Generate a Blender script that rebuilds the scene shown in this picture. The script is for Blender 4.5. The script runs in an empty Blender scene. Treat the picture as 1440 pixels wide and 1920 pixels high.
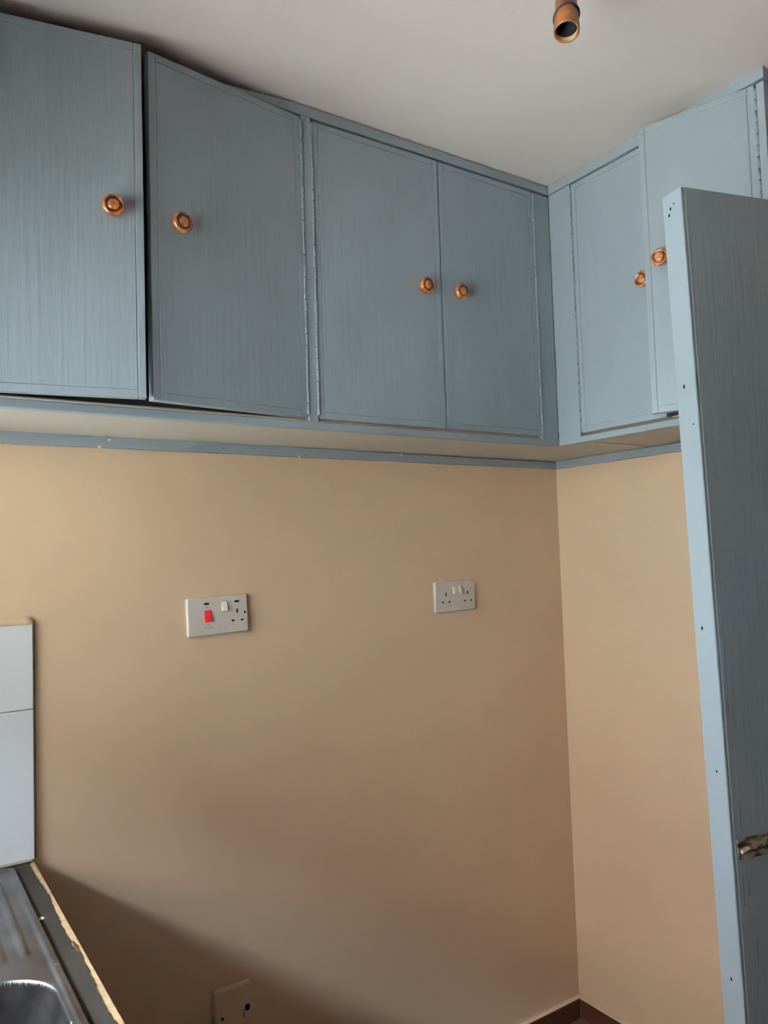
import bpy, bmesh, math, random
from mathutils import Vector, Matrix
random.seed(4)
PI = math.pi
scene = bpy.context.scene
C = scene.collection

# ------------------------------------------------------------------ camera, sky, exposure
R_ = Vector((0.83044654, -0.55616857, -0.03217234))
U_ = Vector((-0.00212067, -0.06090536, 0.99814129))
F_ = Vector((0.55709428, 0.82883476, 0.05175809))
cam_data = bpy.data.cameras.new('camera')
cam_data.sensor_fit = 'VERTICAL'
cam_data.sensor_height = 36.0
cam_data.sensor_width = 27.0
cam_data.lens = 1437.23 / 1920 * 36.0
cam_data.clip_start = 0.02
cam = bpy.data.objects.new('camera', cam_data)
C.objects.link(cam)
m3 = Matrix((R_, U_, -F_)).transposed()
cam.matrix_world = Matrix.Translation((-1.82269, -1.71797, 1.44446)) @ m3.to_4x4()
scene.camera = cam

world = bpy.data.worlds.new('overcast_sky')
scene.world = world
world.use_nodes = True
bg = world.node_tree.nodes['Background']
bg.inputs['Color'].default_value = (0.69, 0.84, 1.0, 1)      # even, cool sky
bg.inputs['Strength'].default_value = 200.0

# high sun along the outside of the window wall: it lights the yard, never enters the room
sun = bpy.data.lights.new('sun', 'SUN')
sun.energy = 185.0
sun.angle = math.radians(0.6)
sun.color = (1.0, 0.96, 0.90)
so = bpy.data.objects.new('sun', sun)
C.objects.link(so)
so.rotation_euler = Vector((-0.14, 0.55, -0.95)).to_track_quat('-Z', 'Y').to_euler()

vs = scene.view_settings
vs.view_transform = 'Standard'
vs.look = 'None'
vs.gamma = 1.0
vs.use_curve_mapping = False
vs.exposure = -0.14

# window opening in the left wall (y range, z range)
LX = -2.12
WY0, WY1, WZ0, WZ1 = -1.50, -0.10, 1.02, 1.98
portal = bpy.data.lights.new('window_portal', 'AREA')
portal.shape = 'RECTANGLE'
portal.size = WZ1 - WZ0
portal.size_y = WY1 - WY0
portal.cycles.is_portal = True
po = bpy.data.objects.new('window_portal', portal)
C.objects.link(po)
po.location = (LX - 0.10, (WY0 + WY1) / 2, (WZ0 + WZ1) / 2)
po.rotation_euler = (0, -PI / 2, 0)          # -Z axis points to +X, into the room

# ------------------------------------------------------------------ materials
def new_mat(name):
    m = bpy.data.materials.new(name)
    m.use_nodes = True
    nt = m.node_tree
    return m, nt, nt.nodes['Principled BSDF']

def nd(nt, t, **kw):
    n = nt.nodes.new(t)
    for k, v in kw.items():
        setattr(n, k, v)
    return n

def paint(name, col, rough=0.5, spec=0.5, var=0.06, vscale=(3, 3, 3), bump=0.05, bscale=(60, 60, 60), dist=0.002, dark=None, coat=0.0):
    """painted surface: slight colour drift and brush or roller relief"""
    m, nt, b = new_mat(name)
    tc = nd(nt, 'ShaderNodeTexCoord')
    mp = nd(nt, 'ShaderNodeMapping'); mp.inputs['Scale'].default_value = vscale
    nt.links.new(tc.outputs['Object'], mp.inputs['Vector'])
    nz = nd(nt, 'ShaderNodeTexNoise'); nz.inputs['Scale'].default_value = 1.0; nz.inputs['Detail'].default_value = 5
    nt.links.new(mp.outputs['Vector'], nz.inputs['Vector'])
    rp = nd(nt, 'ShaderNodeValToRGB')
    c0 = dark if dark else [c * (1 - var) for c in col]
    c1 = [min(1, c * (1 + var)) for c in col]
    rp.color_ramp.elements[0].position = 0.3; rp.color_ramp.elements[0].color = (*c0, 1)
    rp.color_ramp.elements[1].position = 0.7; rp.color_ramp.elements[1].color = (*c1, 1)
    nt.links.new(nz.outputs['Fac'], rp.inputs['Fac'])
    nt.links.new(rp.outputs['Color'], b.inputs['Base Color'])
    mp2 = nd(nt, 'ShaderNodeMapping'); mp2.inputs['Scale'].default_value = bscale
    nt.links.new(tc.outputs['Object'], mp2.inputs['Vector'])
    n2 = nd(nt, 'ShaderNodeTexNoise'); n2.inputs['Scale'].default_value = 1.0; n2.inputs['Detail'].default_value = 3
    nt.links.new(mp2.outputs['Vector'], n2.inputs['Vector'])
    bp = nd(nt, 'ShaderNodeBump'); bp.inputs['Strength'].default_value = bump; bp.inputs['Distance'].default_value = dist
    nt.links.new(n2.outputs['Fac'], bp.inputs['Height'])
    nt.links.new(bp.outputs['Normal'], b.inputs['Normal'])
    b.inputs['Roughness'].default_value = rough
    b.inputs['Specular IOR Level'].default_value = spec
    b.inputs['Coat Weight'].default_value = coat
    b.inputs['Coat Roughness'].default_value = 0.2
    return m

M = {}
M['wall'] = paint('cream_satin_wall_paint', (0.675, 0.478, 0.318), 0.34, 0.6, 0.04, (2, 2, 2), 0.12, (35, 35, 35), 0.003)
M['ceiling'] = paint('off_white_ceiling_paint', (0.78, 0.695, 0.675), 0.8, 0.3, 0.03, (2, 2, 2), 0.25, (45, 45, 45), 0.003)
M['blue'] = paint('blue_grey_gloss_paint', (0.292, 0.340, 0.374), 0.34, 0.5, 0.05, (5, 5, 2), 0.16, (90, 90, 5), 0.0015)
M['blue_door'] = paint('blue_grey_brushed_door_paint', (0.292, 0.340, 0.374), 0.34, 0.5, 0.06, (7, 7, 2), 0.38, (120, 120, 6), 0.0019)
M['soffit'] = paint('pale_board_paint', (0.55, 0.52, 0.47), 0.6, 0.4, 0.06, (3, 3, 3), 0.1, (30, 30, 30))
M['inside'] = paint('cupboard_inside_shade', (0.030, 0.024, 0.019), 0.8, 0.2, 0.2, (8, 2, 8), 0.1)  # near-black board: the shade inside the cupboards is put into its colour
M['tile'] = paint('white_glazed_ceramic', (0.80, 0.81, 0.82), 0.12, 0.5, 0.015, (6, 6, 6), 0.02, (12, 12, 12))
M['grout'] = paint('stained_grout_and_strip', (0.34, 0.27, 0.20), 0.9, 0.2, 0.2, (40, 40, 40), 0.3, (120, 120, 120))
M['skirting'] = paint('red_brown_skirting_paint', (0.075, 0.024, 0.013), 0.4, 0.5, 0.2, (10, 10, 10), 0.1)
M['floor'] = paint('red_brown_floor', (0.13, 0.06, 0.035), 0.35, 0.5, 0.15, (3, 3, 3), 0.05)
M['plastic'] = paint('white_switch_plastic', (0.64, 0.57, 0.505), 0.3, 0.5, 0.02, (20, 20, 20), 0.0)
M['rocker'] = paint('ivory_rocker_plastic', (0.80, 0.71, 0.58), 0.25, 0.5, 0.02, (20, 20, 20), 0.0)
M['red'] = paint('red_switch_plastic', (0.62, 0.012, 0.022), 0.3, 0.5, 0.05, (20, 20, 20), 0.0)
M['neon'] = paint('dark_red_neon_lens', (0.035, 0.006, 0.006), 0.15, 0.5, 0.1, (20, 20, 20), 0.0)
M['hole'] = paint('recess_shade_black', (0.006, 0.006, 0.007), 0.7, 0.2, 0.1, (20, 20, 20), 0.0)  # near-black stands in for the shade inside holes
M['print'] = paint('grey_print', (0.16, 0.15, 0.15), 0.6, 0.3, 0.05, (20, 20, 20), 0.0)
M['chipboard'] = paint('bare_chipboard', (0.43, 0.275, 0.15), 0.85, 0.2, 0.18, (120, 60, 120), 0.6, (180, 120, 180), 0.002)
M['laminate'] = paint('dark_grey_laminate', (0.046, 0.037, 0.030), 0.58, 0.10, 0.2, (12, 8, 12), 0.08, (80, 80, 80), dark=(0.030, 0.024, 0.020))
M['edge'] = paint('brown_edge_band', (0.12, 0.06, 0.025), 0.6, 0.3, 0.2, (20, 20, 20), 0.1)
M['black'] = paint('black_wire', (0.008, 0.007, 0.007), 0.5, 0.4, 0.1, (30, 30, 30), 0.0)
M['cord'] = paint('grey_flex', (0.45, 0.42, 0.38), 0.5, 0.4, 0.05, (30, 30, 30), 0.0)
M['holder'] = paint('heat_browned_plastic', (0.25, 0.092, 0.026), 0.28, 0.5, 0.3, (45, 45, 30), 0.15, (70, 70, 70), 0.001, dark=(0.11, 0.028, 0.009))
M['holder_in'] = paint('cream_holder_lining', (0.62, 0.45, 0.26), 0.4, 0.4, 0.15, (40, 40, 40), 0.0)
M['winframe'] = paint('white_window_paint', (0.74, 0.74, 0.72), 0.4, 0.5, 0.04, (6, 6, 6), 0.05)
M['ground'] = paint('pale_added_paving', (0.52, 0.51, 0.49), 0.9, 0.2, 0.1, (1, 1, 1), 0.2, (8, 8, 8))
M['screw'] = paint('bright_screw_steel', (0.85, 0.85, 0.83), 0.3, 0.8, 0.05, (40, 40, 40), 0.0)
M['blob'] = paint('dried_paint_blob', (0.62, 0.60, 0.55), 0.35, 0.5, 0.1, (60, 60, 60), 0.0)
M['cream_blob'] = paint('dried_cream_paint_blob', (0.78, 0.62, 0.44), 0.35, 0.5, 0.1, (60, 60, 60), 0.0)

def knob_mat(name, a, b_, ring=False):
    m, nt, b = new_mat(name)
    tc = nd(nt, 'ShaderNodeTexCoord'); oi = nd(nt, 'ShaderNodeObjectInfo')
    ad = nd(nt, 'ShaderNodeVectorMath', operation='ADD')
    sc = nd(nt, 'ShaderNodeVectorMath', operation='SCALE'); sc.inputs['Scale'].default_value = 5.0
    cb = nd(nt, 'ShaderNodeCombineXYZ')
    for i in range(3): nt.links.new(oi.outputs['Random'], cb.inputs[i])
    nt.links.new(cb.outputs[0], sc.inputs[0])
    nt.links.new(tc.outputs['Object'], ad.inputs[0]); nt.links.new(sc.outputs[0], ad.inputs[1])
    mp = nd(nt, 'ShaderNodeMapping'); mp.inputs['Scale'].default_value = (90, 60, 30)
    nt.links.new(ad.outputs[0], mp.inputs['Vector'])
    nz = nd(nt, 'ShaderNodeTexNoise'); nz.inputs['Scale'].default_value = 1.0; nz.inputs['Detail'].default_value = 3
    nt.links.new(mp.outputs['Vector'], nz.inputs['Vector'])
    rp = nd(nt, 'ShaderNodeValToRGB')
    rp.color_ramp.elements[0].position = 0.40; rp.color_ramp.elements[0].color = (*a, 1)
    rp.color_ramp.elements[1].position = 0.60; rp.color_ramp.elements[1].color = (*b_, 1)
    nt.links.new(nz.outputs['Fac'], rp.inputs['Fac'])
    nt.links.new(rp.outputs['Color'], b.inputs['Base Color'])
    b.inputs['Roughness'].default_value = 0.3
    b.inputs['Coat Weight'].default_value = 0.8
    b.inputs['Coat Roughness'].default_value = 0.08
    return m
M['knob'] = knob_mat('amber_lacquered_wood', (0.20, 0.040, 0.008), (0.56, 0.21, 0.036))
M['knob_dark'] = knob_mat('dark_brown_turned_ring', (0.035, 0.007, 0.004), (0.16, 0.03, 0.008))

def steel_mat():
    m, nt, b = new_mat('dull_stainless_steel')
    tc = nd(nt, 'ShaderNodeTexCoord')
    nz = nd(nt, 'ShaderNodeTexNoise'); nz.inputs['Scale'].default_value = 9; nz.inputs['Detail'].default_value = 8
    nt.links.new(tc.outputs['Object'], nz.inputs['Vector'])
    rp = nd(nt, 'ShaderNodeValToRGB')
    rp.color_ramp.elements[0].position = 0.35; rp.color_ramp.elements[0].color = (0.16, 0.14, 0.13, 1)
    rp.color_ramp.elements[1].position = 0.65; rp.color_ramp.elements[1].color = (0.33, 0.31, 0.31, 1)
    nt.links.new(nz.outputs['Fac'], rp.inputs['Fac'])
    # specks of splashed paint and limescale
    n2 = nd(nt, 'ShaderNodeTexNoise'); n2.inputs['Scale'].default_value = 70; n2.inputs['Detail'].default_value = 2
    nt.links.new(tc.outputs['Object'], n2.inputs['Vector'])
    r2 = nd(nt, 'ShaderNodeValToRGB')
    r2.color_ramp.elements[0].position = 0.73; r2.color_ramp.elements[0].color = (0, 0, 0, 1)
    r2.color_ramp.elements[1].position = 0.76; r2.color_ramp.elements[1].color = (1, 1, 1, 1)
    nt.links.new(n2.outputs['Fac'], r2.inputs['Fac'])
    mx = nd(nt, 'ShaderNodeMixRGB'); mx.inputs['Color2'].default_value = (0.55, 0.48, 0.38, 1)
    nt.links.new(r2.outputs['Color'], mx.inputs['Fac']); nt.links.new(rp.outputs['Color'], mx.inputs['Color1'])
    nt.links.new(mx.outputs['Color'], b.inputs['Base Color'])
    iv = nd(nt, 'ShaderNodeMath', operation='SUBTRACT'); iv.inputs[0].default_value = 1.0
    nt.links.new(r2.outputs['Color'], iv.inputs[1]); nt.links.new(iv.outputs[0], b.inputs['Metallic'])
    b.inputs['Roughness'].default_value = 0.34
    return m
M['steel'] = steel_mat()

M['bowl'] = paint('bowl_steel_shade', (0.030, 0.025, 0.024), 0.62, 0.03, 0.3, (25, 25, 25), 0.1, dark=(0.012, 0.010, 0.009))  # near-black stands in for the dark reflections in the steel bowl

def rust_mat():
    m, nt, b = new_mat('rusted_steel_under_paint')
    tc = nd(nt, 'ShaderNodeTexCoord')
    mp = nd(nt, 'ShaderNodeMapping'); mp.inputs['Scale'].default_value = (50, 50, 110)
    nt.links.new(tc.outputs['Object'], mp.inputs['Vector'])
    nz = nd(nt, 'ShaderNodeTexNoise'); nz.inputs['Scale'].default_value = 1; nz.inputs['Detail'].default_value = 6
    nt.links.new(mp.outputs['Vector'], nz.inputs['Vector'])
    rp = nd(nt, 'ShaderNodeValToRGB')
    e = rp.color_ramp.elements
    e[0].position = 0.36; e[0].color = (0.012, 0.009, 0.007, 1)
    e[1].position = 0.64; e[1].color = (0.26, 0.29, 0.28, 1)
    x = e.new(0.46); x.color = (0.10, 0.045, 0.02, 1)
    x = e.new(0.54); x.color = (0.28, 0.21, 0.14, 1)
    nt.links.new(nz.outputs['Fac'], rp.inputs['Fac'])
    nt.links.new(rp.outputs['Color'], b.inputs['Base Color'])
    bp = nd(nt, 'ShaderNodeBump'); bp.inputs['Strength'].default_value = 0.6; bp.inputs['Distance'].default_value = 0.002
    nt.links.new(nz.outputs['Fac'], bp.inputs['Height']); nt.links.new(bp.outputs['Normal'], b.inputs['Normal'])
    b.inputs['Roughness'].default_value = 0.8
    return m
M['rust'] = rust_mat()

def glass_mat():
    m = bpy.data.materials.new('clear_window_glass'); m.use_nodes = True
    nt = m.node_tree; nt.nodes.clear()
    out = nd(nt, 'ShaderNodeOutputMaterial')
    tr = nd(nt, 'ShaderNodeBsdfTransparent'); tr.inputs['Color'].default_value = (0.93, 0.96, 0.95, 1)
    gl = nd(nt, 'ShaderNodeBsdfGlossy'); gl.inputs['Roughness'].default_value = 0.02
    mx = nd(nt, 'ShaderNodeMixShader')
    fr = nd(nt, 'ShaderNodeFresnel'); fr.inputs['IOR'].default_value = 1.45
    nt.links.new(fr.outputs[0], mx.inputs[0]); nt.links.new(tr.outputs[0], mx.inputs[1]); nt.links.new(gl.outputs[0], mx.inputs[2])
    nt.links.new(mx.outputs[0], out.inputs[0])
    return m
M['glass'] = glass_mat()

# ------------------------------------------------------------------ mesh helpers
WM = {}      # world matrices (no depsgraph needed while building)

def wm(o):
    return WM.get(o.name, Matrix.Identity(4)) if o else Matrix.Identity(4)

def obj(name, bm, mats, parent=None, loc=None, rotz=0.0, local=False, smooth=False, rot=None):
    """link bm as one mesh object. bm is in world space unless local (then in the parent's space, or placed by loc and rot)"""
    me = bpy.data.meshes.new(name)
    L = Matrix.Identity(4)
    if loc is not None or rotz or rot is not None:
        L = Matrix.Translation(loc or (0, 0, 0)) @ (rot.to_4x4() if rot is not None else Matrix.Rotation(rotz, 4, 'Z'))
    if not local:
        bm.transform((wm(parent) @ L).inverted())
    bmesh.ops.recalc_face_normals(bm, faces=bm.faces[:])
    if smooth:
        for f in bm.faces: f.smooth = True
    bm.to_mesh(me); bm.free()
    if not isinstance(mats, (list, tuple)): mats = [mats]
    for k in mats: me.materials.append(M[k])
    o = bpy.data.objects.new(name, me)
    C.objects.link(o)
    o.parent = parent
    o.matrix_local = L
    WM[o.name] = wm(parent) @ L
    return o

def empty(name, loc, rotz=0.0):
    o = bpy.data.objects.new(name, None)
    o.empty_display_size = 0.05
    C.objects.link(o)
    L = Matrix.Translation(loc) @ Matrix.Rotation(rotz, 4, 'Z')
    o.matrix_local = L
    WM[o.name] = L
    return o

def tag(o, label=None, cat=None, group=None, kind=None):
    if label: o['label'] = label
    if cat: o['category'] = cat
    if group: o['group'] = group
    if kind: o['kind'] = kind
    return o

def add_box(bm, x0, x1, y0, y1, z0, z1, bev=0.0, seg=1, mat=0):
    vs_ = [bm.verts.new((x, y, z)) for x in (x0, x1) for y in (y0, y1) for z in (z0, z1)]
    fs = []
    for q in ((0, 1, 3, 2), (4, 6, 7, 5), (0, 4, 5, 1), (2, 3, 7, 6), (0, 2, 6, 4), (1, 5, 7, 3)):
        f = bm.faces.new([vs_[i] for i in q]); f.material_index = mat; fs.append(f)
    if bev > 0:
        es = list({e for f in fs for e in f.edges})
        r = bmesh.ops.bevel(bm, geom=es, offset=bev, segments=seg, profile=0.5, affect='EDGES')
        for f in r['faces']: f.material_index = mat
    return bm

def box(x0, x1, y0, y1, z0, z1, bev=0.0, seg=1):
    return add_box(bmesh.new(), min(x0, x1), max(x0, x1), min(y0, y1), max(y0, y1), min(z0, z1), max(z0, z1), bev, seg)

def add_lathe(bm, prof, n=32, mats=None, close=False):
    """profile of (r, h) turned about the local Z axis"""
    rings = []
    for r, h in prof:
        if r < 1e-6:
            rings.append([bm.verts.new((0, 0, h))])
        else:
            rings.append([bm.verts.new((r * math.cos(2 * PI * i / n), r * math.sin(2 * PI * i / n), h)) for i in range(n)])
    for k in range(len(rings) - 1):
        a, b = rings[k], rings[k + 1]
        for i in range(n):
            j = (i + 1) % n
            if len(a) == 1 and len(b) == 1: continue
            if len(a) == 1: f = bm.faces.new((a[0], b[i], b[j]))
            elif len(b) == 1: f = bm.faces.new((a[i], a[j], b[0]))
            else: f = bm.faces.new((a[i], a[j], b[j], b[i]))
            f.material_index = mats[k] if mats else 0
            f.smooth = True
    return bm

def add_tube(bm, pts, r, n=8, mat=0):
    pts = [Vector(p) for p in pts]
    rings = []
    for i, p in enumerate(pts):
        t = (pts[min(i + 1, len(pts) - 1)] - pts[max(i - 1, 0)]).normalized()
        a = t.cross(Vector((0, 0, 1)) if abs(t.z) < 0.9 else Vector((1, 0, 0))).normalized()
        b = t.cross(a)
        rings.append([bm.verts.new(p + r * (math.cos(2 * PI * k / n) * a + math.sin(2 * PI * k / n) * b)) for k in range(n)])
    for i in range(len(rings) - 1):
        for k in range(n):
            f = bm.faces.new((rings[i][k], rings[i][(k + 1) % n], rings[i + 1][(k + 1) % n], rings[i + 1][k]))
            f.smooth = True; f.material_index = mat
    bm.faces.new(rings[0][::-1]).material_index = mat
    bm.faces.new(rings[-1]).material_index = mat
    return bm

def wall_with_hole(axis, a0, a1, u0, u1, z0, z1, hu0, hu1, hz0, hz1):
    """slab with a rectangular hole; axis 'x': thickness a0..a1 along x, u along y"""
    bm = bmesh.new()
    us = [u0, hu0, hu1, u1]; zs = [z0, hz0, hz1, z1]
    def P(a, u, z): return (a, u, z) if axis == 'x' else (u, a, z)
    g = {}
    for s, a in enumerate((a0, a1)):
        for i in range(4):
            for j in range(4):
                g[s, i, j] = bm.verts.new(P(a, us[i], zs[j]))
    for i in range(3):
        for j in range(3):
            if (i, j) == (1, 1): continue
            for s in (0, 1):
                bm.faces.new((g[s, i, j], g[s, i + 1, j], g[s, i + 1, j + 1], g[s, i, j + 1]))
    def side(i0, j0, i1, j1):
        bm.faces.new((g[0, i0, j0], g[0, i1, j1], g[1, i1, j1], g[1, i0, j0]))
    for k in range(3):
        side(k, 0, k + 1, 0); side(k, 3, k + 1, 3); side(0, k, 0, k + 1); side(3, k, 3, k + 1)
    side(1, 1, 2, 1); side(1, 2, 2, 2); side(1, 1, 1, 2); side(2, 1, 2, 2)
    return bm

# ------------------------------------------------------------------ the room
H = 2.3515
FY = -3.00           # wall behind the camera
HX = 1.35            # far wall of the hall behind the open door
DY0, DY1 = -2.00, -1.205     # doorway in the right wall

tag(obj('floor', box(LX, HX, FY, 0.0, -0.12, 0.0), 'floor'), 'red-brown kitchen floor below the skirting', 'floor', kind='structure')
tag(obj('ceiling', box(LX - 0.12, HX + 0.1, FY - 0.1, 0.1, H, H + 0.12), 'ceiling'), 'off-white painted ceiling above the cupboards', 'ceiling', kind='structure')
wall_back = tag(obj('wall_back', box(LX - 0.12, HX + 0.1, 0.0, 0.1, -0.12, H), 'wall'), 'cream wall with the sockets under the long row of cupboards', 'wall', kind='structure')
tag(obj('wall_right', wall_with_hole('x', 0.0, 0.1, FY, 0.0, 0.0, H, DY0, DY1, 0.0001, 2.03), 'wall'), 'cream side wall beside the open door', 'wall', kind='structure')
tag(obj('wall_left', wall_with_hole('x', LX - 0.12, LX, FY, 0.0, -0.12, H, WY0, WY1, WZ0, WZ1), 'wall'), 'cream wall with the window above the sink', 'wall', kind='structure')
tag(obj('wall_front', box(LX - 0.12, HX + 0.1, FY - 0.1, FY, -0.12, H), 'wall'), 'cream wall behind the camera', 'wall', kind='structure')
tag(obj('wall_hall', box(HX, HX + 0.1, FY, 0.0, -0.12, H), 'wall'), 'cream hall wall beyond the doorway', 'wall', kind='structure')
tag(obj('yard_paving_added', box(-5.2, LX - 0.12, -16, 16, -0.35, -0.25), 'ground'), 'pale concrete paving added outside the window to bounce light', 'paving', kind='structure')  # pale surface added near the window to bounce light onto the ceiling
M['soil'] = paint('dark_added_ground', (0.08, 0.065, 0.048), 0.95, 0.2, 0.2, (2, 2, 2), 0.3, (8, 8, 8))
tag(obj('yard_ground_added', box(-14, -5.2, -16, 16, -0.35, -0.27), 'soil'), 'brown ground beyond the paving, added dark to cut bounced light', 'ground', kind='structure')  # darker ground added so the far cupboards get less bounced light

M['render'] = paint('tan_added_yard_wall', (0.40, 0.385, 0.36), 0.9, 0.2, 0.1, (1, 1, 1), 0.2, (8, 8, 8))
tag(obj('wall_yard_added', box(-9.3, -9.0, -16, 16, -0.25, 3.2), 'render'), 'unseen pale wall across the yard, added to block low sky light', 'wall', kind='structure')  # added out of view to hide the low sky from the window
M['rooftile'] = paint('dark_added_roof', (0.07, 0.05, 0.045), 0.8, 0.3, 0.2, (2, 2, 2), 0.2, (8, 8, 8))
bm = bmesh.new()
rv = [[bm.verts.new((x, y, z)) for x, z in ((-8.6, 3.05), (-12.0, 7.95), (-12.0, 7.75), (-9.0, 3.0))] for y in (-16, 16)]
for i in range(4):
    bm.faces.new((rv[0][i], rv[0][(i + 1) % 4], rv[1][(i + 1) % 4], rv[1][i]))
bm.faces.new(rv[0]); bm.faces.new(rv[1][::-1])
tag(obj('roof_yard_added', bm, 'rooftile'), 'unseen dark roof slope across the yard, added to block sky light', 'roof', kind='structure')  # added out of view to keep sky light off the lower right walls
tag(obj('roof_eave_added', box(-3.04, LX - 0.12, -16, 16, 2.08, 2.18), 'winframe'), 'unseen eave added over the window to cut sky light', 'eave', kind='structure')  # added out of view to cut high sky and sharpen the worktop's shadow

# window: frame, casement bars, panes, sill
win = tag(empty('window_1', (LX - 0.1, (WY0 + WY1) / 2, WZ0)), 'white framed window above the sink', 'window', kind='structure')
fx0, fx1 = LX - 0.10, LX - 0.06
bm = bmesh.new()
for a in ((WY0, WY1, WZ0, WZ0 + 0.04), (WY0, WY1, WZ1 - 0.04, WZ1), (WY0, WY0 + 0.04, WZ0, WZ1), (WY1 - 0.04, WY1, WZ0, WZ1)):
    add_box(bm, fx0, fx1, *a)
obj('window_frame', bm, 'winframe', win)
yc = (WY0 + WY1) / 2
obj('mullion', box(fx0, fx1, yc - 0.02, yc + 0.02, WZ0 + 0.04, WZ1 - 0.04), 'winframe', win)
for a, b in ((WY0 + 0.04, yc - 0.02), (yc + 0.02, WY1 - 0.04)):
    obj('pane', box(LX - 0.082, LX - 0.078, a, b, WZ0 + 0.04, WZ1 - 0.04), 'glass', win)
obj('window_sill', box(LX - 0.06, LX + 0.02, WY0 - 0.04, WY1 + 0.04, WZ0 - 0.025, WZ0, 0.004), 'winframe', win)

# skirting with a sloppy cream paint line along its top
def skirting(name, b, strip, label):
    o = tag(obj(name, b, 'skirting'), label, 'skirting', kind='structure')
    obj('paint_line', strip, 'wall', o)
skirting('baseboard_back', box(-1.56, -0.014, -0.014, 0.0, 0.0, 0.058, 0.002), box(-1.56, -0.0145, -0.0145, 0.0, 0.058, 0.0635, 0.002), 'red-brown skirting along the socket wall')
skirting('baseboard_right', box(-0.014, 0.0, DY1 + 0.075, 0.0, 0.0, 0.058, 0.002), box(-0.0145, 0.0, DY1 + 0.075, 0.0, 0.058, 0.0635, 0.002), 'red-brown skirting along the short side wall')

# door lining (trim) round the doorway
trim = tag(empty('trim_1', (0.05, (DY0 + DY1) / 2, 0)), 'blue-grey door frame of the open door', 'door frame', kind='structure')
obj('jamb', box(-0.012, 0.112, DY1 - 0.022, DY1, 0, 2.03), 'blue', trim)
obj('jamb', box(-0.012, 0.112, DY0, DY0 + 0.022, 0, 2.03), 'blue', trim)
obj('head', box(-0.012, 0.112, DY0 + 0.022, DY1 - 0.022, 2.008, 2.03), 'blue', trim)
obj('architrave', box(-0.014, 0, DY1, DY1 + 0.06, 0, 2.09, 0.003), 'blue', trim)
obj('architrave', box(-0.014, 0, DY0 - 0.06, DY0, 0, 2.09, 0.003), 'blue', trim)
obj('architrave', box(-0.014, 0, DY0, DY1, 2.03, 2.09, 0.003), 'blue', trim)

# ------------------------------------------------------------------ tiles on the back wall over the worktop
TX1 = -1.546
TT = 0.009
tw, th = 0.198, 0.298
zt0 = 0.850
col_x = TX1
obj('grout_bed', box(LX, TX1 - 0.0005, -0.0062, 0.0, zt0, 1.322), 'grout', wall_back)
first = {}
for c in range(3):
    x1 = TX1 - c * 0.2
    x0 = max(LX + 0.001, x1 - tw)
    for r, (z0, z1) in enumerate(((zt0 + 0.001, 1.1475), (1.1495, 1.321))):
        obj('tile', box(x0, x1, -TT, -0.003, z0, z1, 0.0012, 2), 'tile', wall_back)
obj('tile_side_strip', box(TX1 + 0.0002, TX1 + 0.0055, -0.0016, 0.0, zt0, 1.326, 0.0006), 'grout', wall_back)  # thin brown strip beside the right edge of the tiles
# rounded plaster fillet along the top of the tiles
bm = bmesh.new()
prof = [(-0.0005, 1.318), (-0.0095, 1.3195), (-0.0102, 1.324), (-0.0080, 1.330), (-0.004, 1.334), (-0.0003, 1.336)]
ends = [LX, TX1 - 0.012, TX1 - 0.003, TX1 + 0.001]
rr = []
for i, x in enumerate(ends):
    k = (1, 1, 0.93, 0.75)[i]
    rr.append([bm.verts.new((x, y * k, 1.318 + (z - 1.318) * (1, 1, 0.9, 0.6)[i])) for y, z in prof])
for a, b in zip(rr, rr[1:]):
    for i in range(len(prof) - 1):
        bm.faces.new((a[i], a[i + 1], b[i + 1], b[i])).smooth = True
bm.faces.new(rr[-1]); bm.faces.new(rr[0][::-1])
obj('plaster_fillet', bm, 'wall', wall_back)
# sealant between worktop and tiles
obj('sealant_bead', box(LX, TX1 - 0.004, -0.016, -0.001, 0.8485, 0.8535, 0.002), 'grout', wall_back)

# ------------------------------------------------------------------ cupboards
D1, D2 = 0.396, 0.406
ZB, ZR, ZD0, ZD1 = 1.691, 1.7062, 1.7130, 2.3220
ZTOP = 2.3275
SOF = 1.7125
FT = 0.020

# knob shared mesh (axis = local Z, base at 0)
def knob_bm():
    prof = [(0.0, 0), (0.0085, 0.0), (0.0075, 0.008), (0.012, 0.010), (0.0168, 0.0125), (0.0182, 0.0165), (0.0178, 0.0200), (0.0160, 0.0222),
            (0.0135, 0.0228), (0.0125, 0.0212), (0.0098, 0.0208), (0.0088, 0.0226), (0.0060, 0.0238), (0.0, 0.0240)]
    mats = [0, 0, 0, 0, 0, 0, 0, 0, 1, 1, 1, 0, 0]
    return add_lathe(bmesh.new(), prof, 32, mats)
_kb = knob_bm(); bmesh.ops.recalc_face_normals(_kb, faces=_kb.faces[:])
KNOB = bpy.data.meshes.new('knob'); _kb.to_mesh(KNOB); _kb.free()
KNOB.materials.append(M['knob']); KNOB.materials.append(M['knob_dark'])

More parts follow.
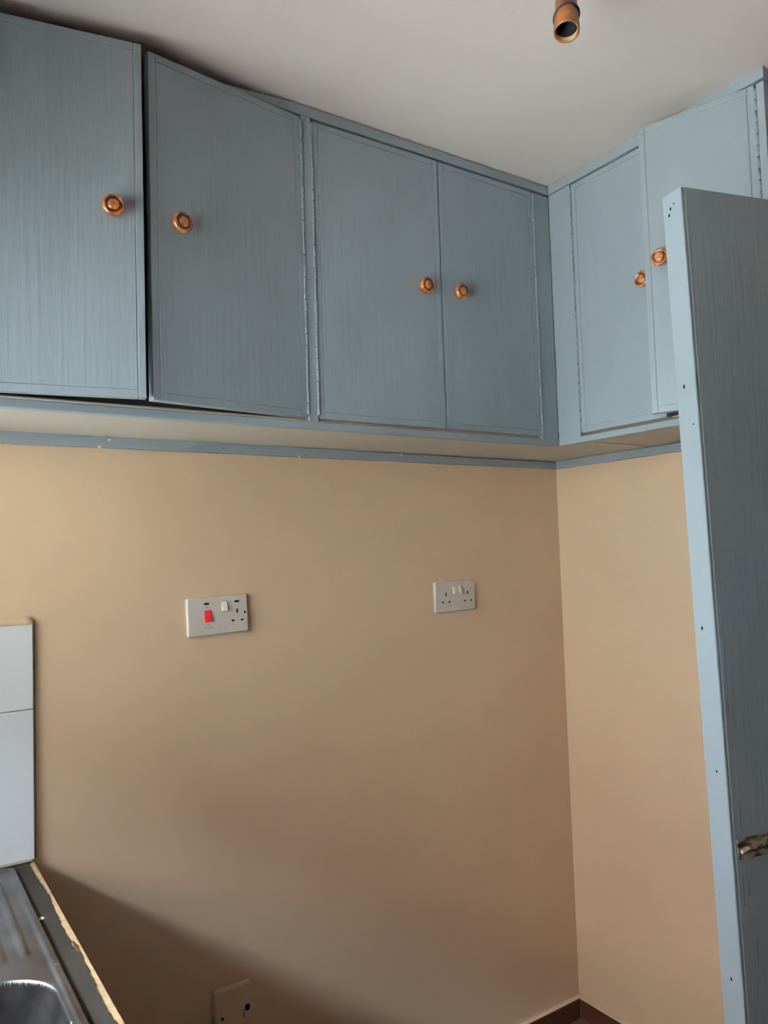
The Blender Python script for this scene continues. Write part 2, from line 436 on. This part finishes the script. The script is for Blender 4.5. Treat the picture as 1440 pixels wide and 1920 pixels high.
def cupboard_door(parent, hinge, free, knob=None, strips=True, label=None, z0=ZD0, z1=ZD1, th_=0.018, hinge_vis=True):
    """flush door hung at `hinge` (front face, world xy) with its free edge at `free`; which side is the front follows from the hand"""
    hx, hy = hinge; fx, fy = free
    w = math.hypot(fx - hx, fy - hy); ang = math.atan2(fy - hy, fx - hx)
    # front side in local y: the side facing the room (-x, -y)
    ny = Vector((-math.sin(ang), math.cos(ang)))
    f = 1 if ny.dot(Vector((-1, -1))) > 0 else -1
    loc = Vector((hx, hy, z0)) - wm(parent).translation
    h = z1 - z0
    sw, g = 0.0132, 0.0008
    y0, y1 = sorted((-0.0012 * f, -th_ * f))
    d = obj('door', box(0.0015, w - 0.0015, y0, y1, 0.0015, h - 0.0015), ['blue_door'], parent, loc=loc, rotz=ang, local=True)
    if label: d['label'] = label
    a0, a1 = sorted((0.0, -(th_ + 0.0008) * f))
    s0, s1 = sorted((0.0, -0.0035 * f))
    # face panel and edge strips, split by a hairline joint
    obj('face_panel', box(sw + g, w - sw - g, s0, s1, sw + g, h - sw - g, 0.0006), 'blue_door', d, local=True)
    obj('edge_strip', box(0, sw, a0, a1, 0, h, 0.0012, 2), 'blue_door', d, local=True)
    obj('edge_strip', box(w - sw, w, a0, a1, 0, h, 0.0012, 2), 'blue_door', d, local=True)
    obj('edge_strip', box(sw, w - sw, a0, a1, 0, sw, 0.0010, 2), 'blue_door', d, local=True)
    obj('edge_strip', box(sw, w - sw, a0, a1, h - sw, h, 0.0010, 2), 'blue_door', d, local=True)
    # piano hinge: a row of painted knuckles down the hinge side
    if hinge_vis:
        bm = bmesh.new()
        n = 26; step = (h - 0.012) / n
        for i in range(n):
            za = 0.006 + i * step
            jx = random.uniform(-0.0004, 0.0004)
            add_tube(bm, [(-0.0018 + jx, 0.0006 * f, za + 0.0007), (-0.0018 + jx, 0.0006 * f, za + step - 0.0007)], 0.0025, 8)
        obj('piano_hinge', bm, 'blue', d, local=True)
    if knob:
        u, kz = knob
        k = bpy.data.objects.new('knob', KNOB)
        C.objects.link(k); k.parent = d
        rot = Matrix.Rotation(-f * PI / 2, 4, 'X') @ Matrix.Rotation(random.uniform(0, 6), 4, 'Z')
        k.matrix_local = Matrix.Translation((u, 0.0, kz - z0)) @ rot
        k['label'] = 'turned amber-brown knob'
    return d

# ---- long run over the socket wall
cb = tag(empty('wall_cupboard', (-1.05, -0.2, SOF)),
         'long row of blue-grey cupboards under the ceiling, two left doors ajar', 'cupboard')
XL = -1.784
obj('bottom_board', box(XL, 0.0, -D1 + FT, 0.0, SOF, SOF + 0.002), 'soffit', cb)
obj('bottom_rail', box(XL, -D2, -D1, -D1 + FT, ZB, ZR, 0.0015), 'blue', cb)
bm = bmesh.new()       # top rail's left end tapers away in place of the ajar door's shadow
rail = [[bm.verts.new((x, y, z)) for x, z in ((-1.37, ZTOP), (-D2, ZTOP), (-D2, H - 0.0035), (-1.12, H - 0.0030), (-1.37, ZTOP + 0.004))] for y in (-D1, -D1 + FT)]
for i in range(5):
    bm.faces.new((rail[0][i], rail[0][(i + 1) % 5], rail[1][(i + 1) % 5], rail[1][i]))
bm.faces.new(rail[0]); bm.faces.new(rail[1][::-1])
obj('top_rail', bm, 'blue', cb)
obj('stile', box(-1.1045, -1.0835, -D1, -D1 + FT, ZR - 0.002, ZTOP, 0.001), 'blue', cb)
obj('stile', box(XL, -1.759, -D1, -D1 + FT, ZR - 0.002, ZTOP, 0.001), 'blue', cb)
obj('stile', box(-0.4605, -D2, -D1, -D1 + FT, ZR - 0.002, ZTOP - 0.006, 0.001), 'blue', cb)
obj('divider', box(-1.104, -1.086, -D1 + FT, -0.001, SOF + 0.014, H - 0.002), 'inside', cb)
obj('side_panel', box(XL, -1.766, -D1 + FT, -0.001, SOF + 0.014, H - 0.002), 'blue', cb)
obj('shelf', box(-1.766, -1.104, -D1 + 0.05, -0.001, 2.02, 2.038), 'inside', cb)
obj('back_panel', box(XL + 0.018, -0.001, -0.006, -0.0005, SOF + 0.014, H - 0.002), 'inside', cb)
obj('lining', box(XL + 0.018, -0.001, -D1 + FT, -0.006, SOF + 0.0022, SOF + 0.018), 'inside', cb)  # near-black layer added so the gaps under the doors read as shade
# batten on the wall under the board, its top sagging away from the board towards the corner
bm = bmesh.new()
vv = []
for x, t in ((XL, SOF), (-1.25, SOF - 0.0003), (-0.66, SOF - 0.0018), (0.0, SOF - 0.0042)):
    vv.append([bm.verts.new((x, y, z)) for y, z in ((-0.018, 1.689), (-0.018, t), (0.0, t), (0.0, 1.689))])
for a, b in zip(vv, vv[1:]):
    for i in range(4):
        bm.faces.new((a[i], a[(i + 1) % 4], b[(i + 1) % 4], b[i]))
bm.faces.new(vv[0]); bm.faces.new(vv[-1][::-1])
bat = obj('wall_batten', bm, 'blue', cb)
for x, z, s, mt in ((-1.392, 1.7055, 0.0035, 'blob'), (-1.412, 1.6895, 0.004, 'cream_blob'), (-0.615, 1.7075, 0.004, 'blob'), (-0.91, 1.692, 0.004, 'blue'), (-0.93, 1.6885, 0.003, 'cream_blob'), (-1.13, 1.702, 0.0028, 'blue')):
    bm = bmesh.new()
    bmesh.ops.create_icosphere(bm, subdivisions=2, radius=1.0)
    for v in bm.verts:
        v.co *= 1 + random.uniform(-0.2, 0.2)
        v.co = Vector((x + v.co.x * s * 1.2, -0.018 + v.co.y * s * 0.6, z + v.co.z * s + 0.4 * s * v.co.x))
    obj('paint_blob', bm, mt, bat, smooth=True)

cupboard_door(cb, (-1.755, -D1), (-1.440, -0.452), knob=(0.2705, 2.026), label='leftmost cupboard door, hung on the left and ajar')
cupboard_door(cb, (-1.1075, -D1), (-1.4255, -0.442), knob=(0.2705, 2.026), label='cupboard door hung on the right and ajar')
cupboard_door(cb, (-1.0805, -D1), (-0.7605, -D1 - 0.001), knob=(0.267, 2.022), label='closed cupboard door hung on the left')
cupboard_door(cb, (-0.4635, -D1), (-0.7575, -D1), knob=(0.2505, 2.025), label='closed cupboard door next to the corner')

# ---- short run over the side wall
cr = tag(empty('wall_cupboard', (-0.2, -0.68, SOF)),
         'short blue-grey cupboard on the side wall behind the tall door, one door ajar', 'cupboard')
YE = -0.9570
obj('bottom_board', box(-D2 + FT, 0.0, YE, -D1 + FT - 0.0015, SOF + 0.0015, SOF + 0.0035), 'soffit', cr)
obj('bottom_rail', box(-D2, -D2 + FT, YE, -D1, ZB, ZR, 0.0015), 'blue', cr)
obj('top_rail', box(-D2, -D2 + FT, YE, -D1, ZTOP, H - 0.0008, 0.001), 'blue', cr)
obj('stile', box(-D2, -D2 + FT, -0.4665, -D1 + 0.0, ZR - 0.002, ZTOP - 0.002, 0.001), 'blue', cr)
obj('stile', box(-D2, -D2 + FT, YE, -0.9410, ZR - 0.002, ZTOP - 0.006, 0.001), 'blue', cr)
obj('side_panel', box(-D2 + FT, 0.0, YE, YE + 0.016, SOF + 0.0155, H - 0.012), 'blue', cr)
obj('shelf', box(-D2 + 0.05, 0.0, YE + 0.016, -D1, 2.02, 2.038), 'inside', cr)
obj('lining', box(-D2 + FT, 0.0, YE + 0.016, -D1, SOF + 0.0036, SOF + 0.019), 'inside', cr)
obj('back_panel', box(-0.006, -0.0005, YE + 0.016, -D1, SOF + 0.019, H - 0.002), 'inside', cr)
obj('wall_batten', box(-0.018, 0.0, YE, -0.018, 1.6890, SOF - 0.001), 'blue', cr)
cupboard_door(cr, (-D2, -0.4705), (-D2, -0.7065), knob=(0.2035, 2.021), label='closed cupboard door partly behind the ajar one')
cupboard_door(cr, (-D2, -0.9375), (-0.472, -0.7187), knob=(0.190, 2.030), label='cupboard door hung on the right and ajar')

# ------------------------------------------------------------------ tall room door, standing open
A = Vector((-0.7721, -1.0141, 2.0))
ang = -0.2332
u = Vector((math.cos(ang), math.sin(ang), 0)); n = Vector((-u.y, u.x, 0))
dn = Vector((0, 0, -1)) + 0.0165 * u - 0.0136 * n
rt = u + 0.0165 * Vector((0, 0, 1))
dt, DW, DH = 0.0429, 0.762, 1.988
door = tag(empty('door_1', (A + DW * u).to_tuple()[:2] + (0.0,)), 'tall blue-grey flush door standing open at the right', 'door', kind='structure')
def dp(s, k, h): return A + s * rt + k * n + h * dn
def door_box(s0, s1, k0, k1, h0, h1, bev=0.0):
    bm = box(s0, s1, k0, k1, h0, h1, bev)
    for v in bm.verts: v.co = dp(*v.co)
    return bm
obj('leaf', door_box(0.0065, DW, 0.0, dt, 0.0, DH, 0.0012), 'blue_door', door)
lip = obj('edge_lipping', door_box(0.0, 0.0062, 0.0003, dt - 0.0003, 0.0005, DH, 0.0012), 'blue', door)
for k, h, r in ((0.025, 0.026, 0.0018), (0.017, 0.021, 0.0012), (0.029, 0.035, 0.0018), (0.025, 0.312, 0.0022), (0.026, 0.689, 0.0020), (0.018, 0.904, 0.0016), (0.021, 1.21, 0.0018), (0.011, 0.374, 0.0011)):
    bm = bmesh.new()
    add_lathe(bm, [(0, 0.0001), (r, 0.0001), (r * 1.15, -0.0004)], 10)
    for v in bm.verts: v.co = dp(-v.co.z, k + v.co.x, h + v.co.y * 1.5)
    obj('nail_hole', bm, 'hole', lip)
# painted-over remains of a bolt on the face
bolt = obj('bolt_plate', door_box(0.0105, 0.170, -0.0012, 0.002, 1.0005, 1.0315, 0.0008), 'rust', door)
bolt['label'] = 'rusty remains of a bolt under chipped paint'
bm = bmesh.new()
pts = []
for i in range(14):
    s = 0.022 + i * 0.0112
    pts.append(dp(s, -0.0025, 1.017 + random.uniform(-0.002, 0.002)))
add_tube(bm, pts, 0.0035, 8)
obj('bolt_bar', bm, 'rust', bolt)
bm = bmesh.new(); bmesh.ops.create_icosphere(bm, subdivisions=2, radius=0.0034)
for v in bm.verts: v.co = dp(0.0185 + v.co.x, -0.002 + v.co.y * 0.6, 1.0195 + v.co.z)
obj('screw_head', bm, 'screw', bolt, smooth=True)
for s0, h0, h1 in ((0.0165, 1.055, 1.100), (0.0205, 0.950, 0.985), (0.0270, 1.066, 1.085), (0.0335, 1.150, 1.190), (0.0140, 0.800, 0.816)):
    obj('scratch', door_box(s0, s0 + 0.0007, -0.0001, 0.0005, h0, h1), 'black', door)
for hz in (0.2, 1.0, 1.75):
    bm = bmesh.new()
    add_tube(bm, [dp(DW + 0.006, dt * 0.5, hz), dp(DW + 0.006, dt * 0.5, hz + 0.09)], 0.006, 10)
    obj('hinge', bm, 'black', door)

# ------------------------------------------------------------------ electrical plates
def rounded_plate(w, h, t, bev, seg=3):
    """plate in the xz plane, front at y=-t, softly bevelled front edge"""
    bm = bmesh.new()
    def ring(ins, y, r):
        out = []
        for cx, cz, a0 in ((w / 2 - ins - r, h / 2 - ins - r, 0), (-w / 2 + ins + r, h / 2 - ins - r, 90), (-w / 2 + ins + r, -h / 2 + ins + r, 180), (w / 2 - ins - r, -h / 2 + ins + r, 270)):
            for k in range(4):
                a = math.radians(a0 + 30 * k)
                out.append(bm.verts.new((cx + r * math.cos(a), y, cz + r * math.sin(a))))
        return out
    rs = [ring(0, 0, 0.004), ring(0, -t + bev, 0.004)]
    for k in range(1, seg + 1):
        a = k / seg * PI / 2
        rs.append(ring(bev * (1 - math.cos(a)), -t + bev - bev * math.sin(a), 0.004))
    for a, b in zip(rs, rs[1:]):
        for i in range(len(a)):
            j = (i + 1) % len(a)
            bm.faces.new((a[i], a[j], b[j], b[i])).smooth = True
    bm.faces.new(rs[-1]); bm.faces.new(rs[0][::-1])
    return bm

def cut(o, cutters, mat='hole'):
    """carve real recesses into a plate (local boxes), lined with black in place of their shade"""
    bm = bmesh.new()
    for a in cutters:
        if a[0] == 'round':
            _, cx, cz, r, ya, yb = a
            ra = [bm.verts.new((cx + r * 0.85 * math.cos(k * PI / 8), ya, cz + r * math.sin(k * PI / 8))) for k in range(16)]
            rb = [bm.verts.new((v.co.x, yb, v.co.z)) for v in ra]
            for k in range(16): bm.faces.new((ra[k], ra[(k + 1) % 16], rb[(k + 1) % 16], rb[k]))
            bm.faces.new(ra[::-1]); bm.faces.new(rb)
        else:
            add_box(bm, *a)
    bmesh.ops.recalc_face_normals(bm, faces=bm.faces[:])
    me = bpy.data.meshes.new('cutter'); bm.to_mesh(me); bm.free()
    me.materials.append(M[mat])
    c = bpy.data.objects.new('cutter', me); C.objects.link(c)
    c.parent = o.parent; c.matrix_local = o.matrix_local.copy()
    md = o.modifiers.new('holes', 'BOOLEAN'); md.operation = 'DIFFERENCE'; md.object = c; md.solver = 'EXACT'
    try: md.material_mode = 'TRANSFER'
    except Exception: pass
    bpy.context.view_layer.update()
    dg = bpy.context.evaluated_depsgraph_get()
    new = bpy.data.meshes.new_from_object(o.evaluated_get(dg), preserve_all_data_layers=True, depsgraph=dg)
    o.modifiers.clear(); old = o.data; o.data = new
    bpy.data.objects.remove(c); bpy.data.meshes.remove(me); bpy.data.meshes.remove(old)

def rocker(parent, x, z, w, h, y, mat, tip=0.0045, flip=False):
    """wedge-shaped switch rocker; its lower (or upper) end stands out"""
    bm = bmesh.new()
    lo, hi = (tip, 0.0012) if not flip else (0.0012, tip)
    a = [bm.verts.new((x + sx * w / 2, yy, zz)) for sx in (-1, 1) for yy, zz in ((y + 0.001, z - h / 2), (y - lo, z - h / 2), (y - hi, z + h / 2), (y + 0.001, z + h / 2))]
    for q in ((0, 1, 2, 3), (7, 6, 5, 4), (0, 4, 5, 1), (1, 5, 6, 2), (2, 6, 7, 3), (3, 7, 4, 0)):
        bm.faces.new([a[i] for i in q])
    bmesh.ops.bevel(bm, geom=bm.edges[:], offset=0.0006, segments=2, affect='EDGES')
    return obj('rocker', bm, mat, parent, local=True)

def words(parent, txt, x, z, y, size):
    cu = bpy.data.curves.new('lettering', 'FONT'); cu.body = txt; cu.size = size; cu.align_x = 'CENTER'; cu.align_y = 'CENTER'
    cu.extrude = 0.00005
    t = bpy.data.objects.new('lettering', cu); C.objects.link(t)
    bpy.context.view_layer.update()
    me = bpy.data.meshes.new_from_object(t.evaluated_get(bpy.context.evaluated_depsgraph_get()))
    bpy.data.objects.remove(t); bpy.data.curves.remove(cu)
    me.materials.clear(); me.materials.append(M['print'])
    o = bpy.data.objects.new('lettering', me); C.objects.link(o); o.parent = parent
    o.matrix_local = Matrix.Translation((x, y, z)) @ Matrix.Rotation(PI / 2, 4, 'X')
    return o

def plate_root(name, x, z, tilt, label, cat):
    o = bpy.data.objects.new(name, None); o.empty_display_size = 0.02; C.objects.link(o)
    L = Matrix.Translation((x, 0.0, z)) @ Matrix.Rotation(-tilt, 4, 'Y')
    o.matrix_local = L; WM[o.name] = L
    return tag(o, label, cat)

def slots_at(w, h, t, cx, ztop, dz=0.0):
    """UK three-pin openings: earth above, line and neutral below"""
    return [(cx - 0.0018, cx + 0.0018, -t - 0.001, -0.002, ztop - 0.0045, ztop + 0.0045),
            (cx - 0.0115 - 0.003, cx - 0.0115 + 0.003, -t - 0.001, -0.002, ztop - 0.0222 - 0.002, ztop - 0.0222 + 0.002),
            (cx + 0.0115 - 0.003, cx + 0.0115 + 0.003, -t - 0.001, -0.002, ztop - 0.0222 - 0.002, ztop - 0.0222 + 0.002)]

# cooker switch with socket
w, h, t = 0.149, 0.088, 0.0105
ck = plate_root('cooker_switch', -1.1485, 1.3090, math.radians(1.4), 'white cooker switch plate with red rocker and single socket', 'switch')
pl = obj('plate', rounded_plate(w, h, t, 0.0035), 'plastic', ck, local=True)
X = lambda a: (a - 0.5) * w
Z = lambda b: (0.5 - b) * h
cut(pl, slots_at(w, h, t, X(0.815), Z(0.42)) + [(X(0.945) - 0.0018, X(0.945) + 0.0018, -t - 0.001, -0.002, Z(0.48) - 0.003, Z(0.48) + 0.003)])
rocker(ck, X(0.33), Z(0.495), 0.0165, 0.027, -t, 'red', 0.0045)
rocker(ck, X(0.605), Z(0.275), 0.0125, 0.021, -t, 'rocker', 0.0085)
for a in (0.315, 0.815):
    obj('neon_lens', box(X(a) - 0.006, X(a) + 0.006, -t - 0.0004, -t + 0.002, Z(0.17) - 0.0023, Z(0.17) + 0.0023, 0.0004), 'neon', ck, local=True)
words(ck, 'OFF', X(0.318), Z(0.262), -t - 0.00012, 0.0052)
words(ck, 'ON', X(0.335), Z(0.715), -t - 0.00012, 0.0052)
words(ck, 'COOKER', X(0.33), Z(0.80), -t - 0.00012, 0.0048)

# twin socket
w, h, t = 0.146, 0.086, 0.0095
ts = plate_root('twin_socket', -0.4381, 1.3125, math.radians(0.5), 'white twin socket with two rockers near the room corner', 'socket')
pl = obj('plate', rounded_plate(w, h, t, 0.0032), 'plastic', ts, local=True)
X = lambda a: (a - 0.5) * w
Z = lambda b: (0.5 - b) * h
cut(pl, slots_at(w, h, t, X(0.262), Z(0.42)) + slots_at(w, h, t, X(0.805), Z(0.42)))
rocker(ts, X(0.475), Z(0.30), 0.0115, 0.021, -t, 'rocker', 0.0080)
rocker(ts, X(0.605), Z(0.30), 0.0115, 0.021, -t, 'rocker', 0.0080)

# painted-over low plate
w, h, t = 0.088, 0.092, 0.013
lo = plate_root('outlet_plate', -1.1325, 0.4200, math.radians(0.0), 'painted-over cream outlet plate low on the wall', 'outlet')
pl = obj('plate', rounded_plate(w, h, t, 0.005), 'wall', lo, local=True)
bm = bmesh.new()
cut(pl, [(0.0235, 0.0250, -t - 0.001, -t + 0.003, -0.031, -0.012),
         ('round', 0.0335, -0.0105, 0.0075, -t - 0.001, -0.003),
         ('round', -0.0270, -0.0165, 0.0040, -t - 0.001, -0.003)])

# ------------------------------------------------------------------ lamp holder hanging from the ceiling
lp = Vector((-0.957, -0.962, 2.2130))
to_cam = Vector((-1.8227 + 0.957, -1.718 + 0.962, 0)).normalized()
axis = (Vector((0, 0, 1)) - math.tan(math.radians(15)) * to_cam + 0.03 * Vector((1, 0, 0))).normalized()
rotq = axis.to_track_quat('Z', 'Y').to_matrix()
lh = bpy.data.objects.new('lamp_holder', None); lh.empty_display_size = 0.03; C.objects.link(lh)
L = Matrix.Translation(lp) @ rotq.to_4x4(); lh.matrix_local = L; WM[lh.name] = L
tag(lh, 'brown empty lamp holder hanging from the ceiling', 'lamp holder')
# skirt: hollow shell, lined pale inside
prof = [(0.0158, 0.002), (0.0172, 0.0), (0.0188, 0.0), (0.0192, 0.003), (0.0182, 0.030), (0.0180, 0.036), (0.0168, 0.040), (0.0165, 0.060), (0.0150, 0.070), (0.0085, 0.082), (0.0060, 0.094), (0.0, 0.094)]
obj('shell', add_lathe(bmesh.new(), prof, 40), 'holder', lh, local=True)
obj('lining', add_lathe(bmesh.new(), [(0.0170, 0.0004), (0.0165, 0.002), (0.0163, 0.009)], 40), 'holder_in', lh, local=True)
obj('shaded_contact_block', add_lathe(bmesh.new(), [(0.0163, 0.009), (0.0160, 0.028), (0.0, 0.028)], 32), 'hole', lh, local=True)  # black inner wall and end stand in for shade inside the holder
bm = bmesh.new()
ring = []
for i in range(33):
    a = 2 * PI * i / 32
    ring.append(((0.0182 + 0.0008) * math.cos(a), (0.0182 + 0.0008) * math.sin(a), 0.031 + 0.005 * math.cos(a - 2.3)))
add_tube(bm, ring, 0.0014, 8)
obj('wire_band', bm, 'black', lh, local=True)
top = lp + axis * 0.090
bm = bmesh.new()
rose = Vector((top.x + 0.012, top.y + 0.010, H))
pts = []
for i in range(9):
    s = i / 8
    pts.append(top.lerp(rose, s) + Vector((0.004 * math.sin(PI * s), 0, 0)))
add_tube(bm, pts, 0.0032, 10)
obj('flex', bm, 'cord', lh)
bm = add_lathe(bmesh.new(), [(0, -0.022), (0.012, -0.022), (0.030, -0.014), (0.038, -0.004), (0.038, 0.0), (0, 0)], 32)
for v in bm.verts: v.co += rose
obj('ceiling_rose', bm, 'plastic', lh)

# ------------------------------------------------------------------ sink run at the left
WT = 0.848
YF = -1.16
wk = tag(empty('worktop', (-1.83, YF / 2, WT - 0.03)), 'dark worktop with a chipped pale front edge', 'worktop')
WX1 = -1.5465
SX0, SX1, SY0, SY1 = -2.065, -1.586, -1.10, -0.030       # sink outline
OX0, OX1, OY0, OY1 = SX0 + 0.02, SX1 - 0.008, SY0 + 0.02, SY1 - 0.02   # cut-out
bm = bmesh.new()
zb_, zt_ = WT - 0.030, WT - 0.0012
for a in ((OX1, WX1 - 0.0015, YF, -0.001), (LX, OX0, YF, -0.001), (OX0, OX1, OY1, -0.001), (OX0, OX1, YF, OY0)):
    add_box(bm, a[0], a[1], a[2], a[3], zb_, zt_)
obj('chipboard_core', bm, 'chipboard', wk)
# laminate: ragged where it broke off along the front
bm = bmesh.new()
rag = []
yy = -0.001
while yy > YF:
    wob = 0.0020 * math.sin(yy * 23) + random.uniform(-0.0016, 0.0016)
    if -0.445 < yy < -0.405: wob -= 0.0035
    rag.append((WX1 - 0.0100 + wob, yy)); yy -= random.uniform(0.004, 0.012)
rag.append((WX1 - 0.0095, YF))
def prism(bm, poly, z0, z1):
    a = [bm.verts.new((x, y, z0)) for x, y in poly]; b = [bm.verts.new((x, y, z1)) for x, y in poly]
    for i in range(len(poly)):
        j = (i + 1) % len(poly); bm.faces.new((a[i], a[j], b[j], b[i]))
    bm.faces.new(a[::-1]); bm.faces.new(b)
prism(bm, [(OX1, -0.001)] + rag + [(OX1, YF)], zt_, WT)
for a in ((LX, OX0, YF, -0.001), (OX0, OX1, OY1, -0.001), (OX0, OX1, YF, OY0)):
    add_box(bm, a[0], a[1], a[2], a[3], zt_, WT)
obj('laminate', bm, 'laminate', wk)
bm = bmesh.new()
rag2 = [(WX1 - 0.0017, -0.001), (WX1 - 0.0017, YF)]
yy = YF; outer = []
while yy < -0.001:
    outer.append((WX1 + random.uniform(-0.0006, 0.0006), yy)); yy += random.uniform(0.005, 0.014)
prism(bm, rag2 + outer + [(WX1, -0.001)], zb_, WT - 0.003)
obj('edge_band', bm, 'edge', wk)

bm = bmesh.new()
chip = [(-0.0098, -0.398), (-0.0070, -0.404), (-0.0060, -0.413), (-0.0040, -0.420), (-0.0055, -0.430), (-0.0062, -0.443), (-0.0085, -0.446), (-0.0100, -0.436), (-0.0104, -0.415)]
prism(bm, [(WX1 + a, b) for a, b in chip], zt_ - 0.0002, zt_ + 0.0003)
obj('chip_patch', bm, 'edge', wk)  # flat brown patch drawn where the strip has a chipped notch

# stainless sink: pressed sheet with raised rim, drainer ridges and bowl
def rrect(px, py, cx, cy, hx, hy, r):
    qx, qy = abs(px - cx) - hx + r, abs(py - cy) - hy + r
    return math.hypot(max(qx, 0), max(qy, 0)) + min(max(qx, qy), 0) - r
def sstep(a, b, x):
    x = min(1, max(0, (x - a) / (b - a))); return x * x * (3 - 2 * x)
BCX, BCY, BHX, BHY = -1.812, -0.700, 0.206, 0.232
def sink_z(x, y):
    d = -rrect(x, y, (SX0 + SX1) / 2, (SY0 + SY1) / 2, (SX1 - SX0) / 2, (SY1 - SY0) / 2, 0.02)
    z = 0.0062 * sstep(0.0, 0.0025, d) - 0.0042 * sstep(0.010, 0.016, d)
    # drainer ridges
    for k in range(10):
        cx = -1.6255 - k * 0.0325
        dd = rrect(x, y, cx, -0.225, 0.0085, 0.190, 0.0085)
        z += 0.0042 * (1 - sstep(-0.007, 0.001, dd))
    b = rrect(x, y, BCX, BCY, BHX, BHY, 0.085)
    z += 0.0016 * math.exp(-((b - 0.004) / 0.005) ** 2)
    if b < 0:
        z -= 0.15 * sstep(0.0, 1.0, min(1, -b / 0.040)) ** 0.6
    return z
def axis_pts(a, b, fine, lo_, hi_, coarse):
    out = []; v = a
    while v < b - 1e-6:
        out.append(v); v += fine if lo_ <= v <= hi_ else coarse
    out.append(b); return out
xs = axis_pts(SX0, SX1, 0.0014, -1.75, 0, 0.006)
ys = axis_pts(SY0, SY1, 0.0016, -0.66, -0.45, 0.004)
bm = bmesh.new()
gv = [[bm.verts.new((x, y, WT + 0.0004 + sink_z(x, y))) for y in ys] for x in xs]
for i in range(len(xs) - 1):
    for j in range(len(ys) - 1):
        f = bm.faces.new((gv[i][j], gv[i + 1][j], gv[i + 1][j + 1], gv[i][j + 1])); f.smooth = True
        c = f.calc_center_median()
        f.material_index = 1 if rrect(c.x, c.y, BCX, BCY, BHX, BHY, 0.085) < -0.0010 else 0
sk = tag(empty('sink', (BCX, BCY, WT)), 'dull stainless steel sink with ridged drainer', 'sink')
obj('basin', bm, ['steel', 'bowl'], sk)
bm = add_lathe(bmesh.new(), [(0.0, -0.1455), (0.020, -0.1455), (0.030, -0.1440), (0.034, -0.1450), (0.034, -0.1490)], 24)
for v in bm.verts: v.co += Vector((BCX, BCY, WT))
obj('waste_ring', bm, 'screw', sk)
# white paint splash on the worktop beside the sink
bm = bmesh.new()
bmesh.ops.create_icosphere(bm, subdivisions=2, radius=1.0)
for v in bm.verts:
    v.co *= 1 + random.uniform(-0.25, 0.25)
    v.co = Vector((-1.5815 + v.co.x * 0.0048, -0.290 + v.co.y * 0.0065, WT + 0.0006 + v.co.z * 0.0011))
obj('paint_splash', bm, 'tile', wk, smooth=True)

# sink base cupboard carrying the worktop
bc = tag(empty('base_cupboard', (-1.83, YF / 2, 0)), 'blue-grey base cupboard under the sink worktop', 'cupboard')
obj('end_panel', box(LX + 0.001, -1.578, YF + 0.012, YF + 0.03, 0, zb_ - 0.0005), 'blue', bc)
obj('plinth', box(-1.64, -1.625, YF + 0.03, -0.002, 0, 0.10), 'blue', bc)
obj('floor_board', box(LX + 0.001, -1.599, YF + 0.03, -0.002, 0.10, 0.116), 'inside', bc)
obj('top_frame', box(-1.598, -1.578, YF + 0.03, -0.002, 0.775, zb_ - 0.0005), 'blue', bc)
for a, b in ((-1.125, -0.567), (-0.563, -0.006)):
    d = obj('door', box(-1.598, -1.580, a, b, 0.118, 0.772, 0.001), 'blue_door', bc)
    k = bpy.data.objects.new('knob', KNOB); C.objects.link(k); k.parent = d
    yk = b - 0.04 if a < -1 else a + 0.04
    k.matrix_local = wm(d).inverted() @ Matrix.Translation((-1.580, yk, 0.66)) @ Matrix.Rotation(PI / 2, 4, 'Y')
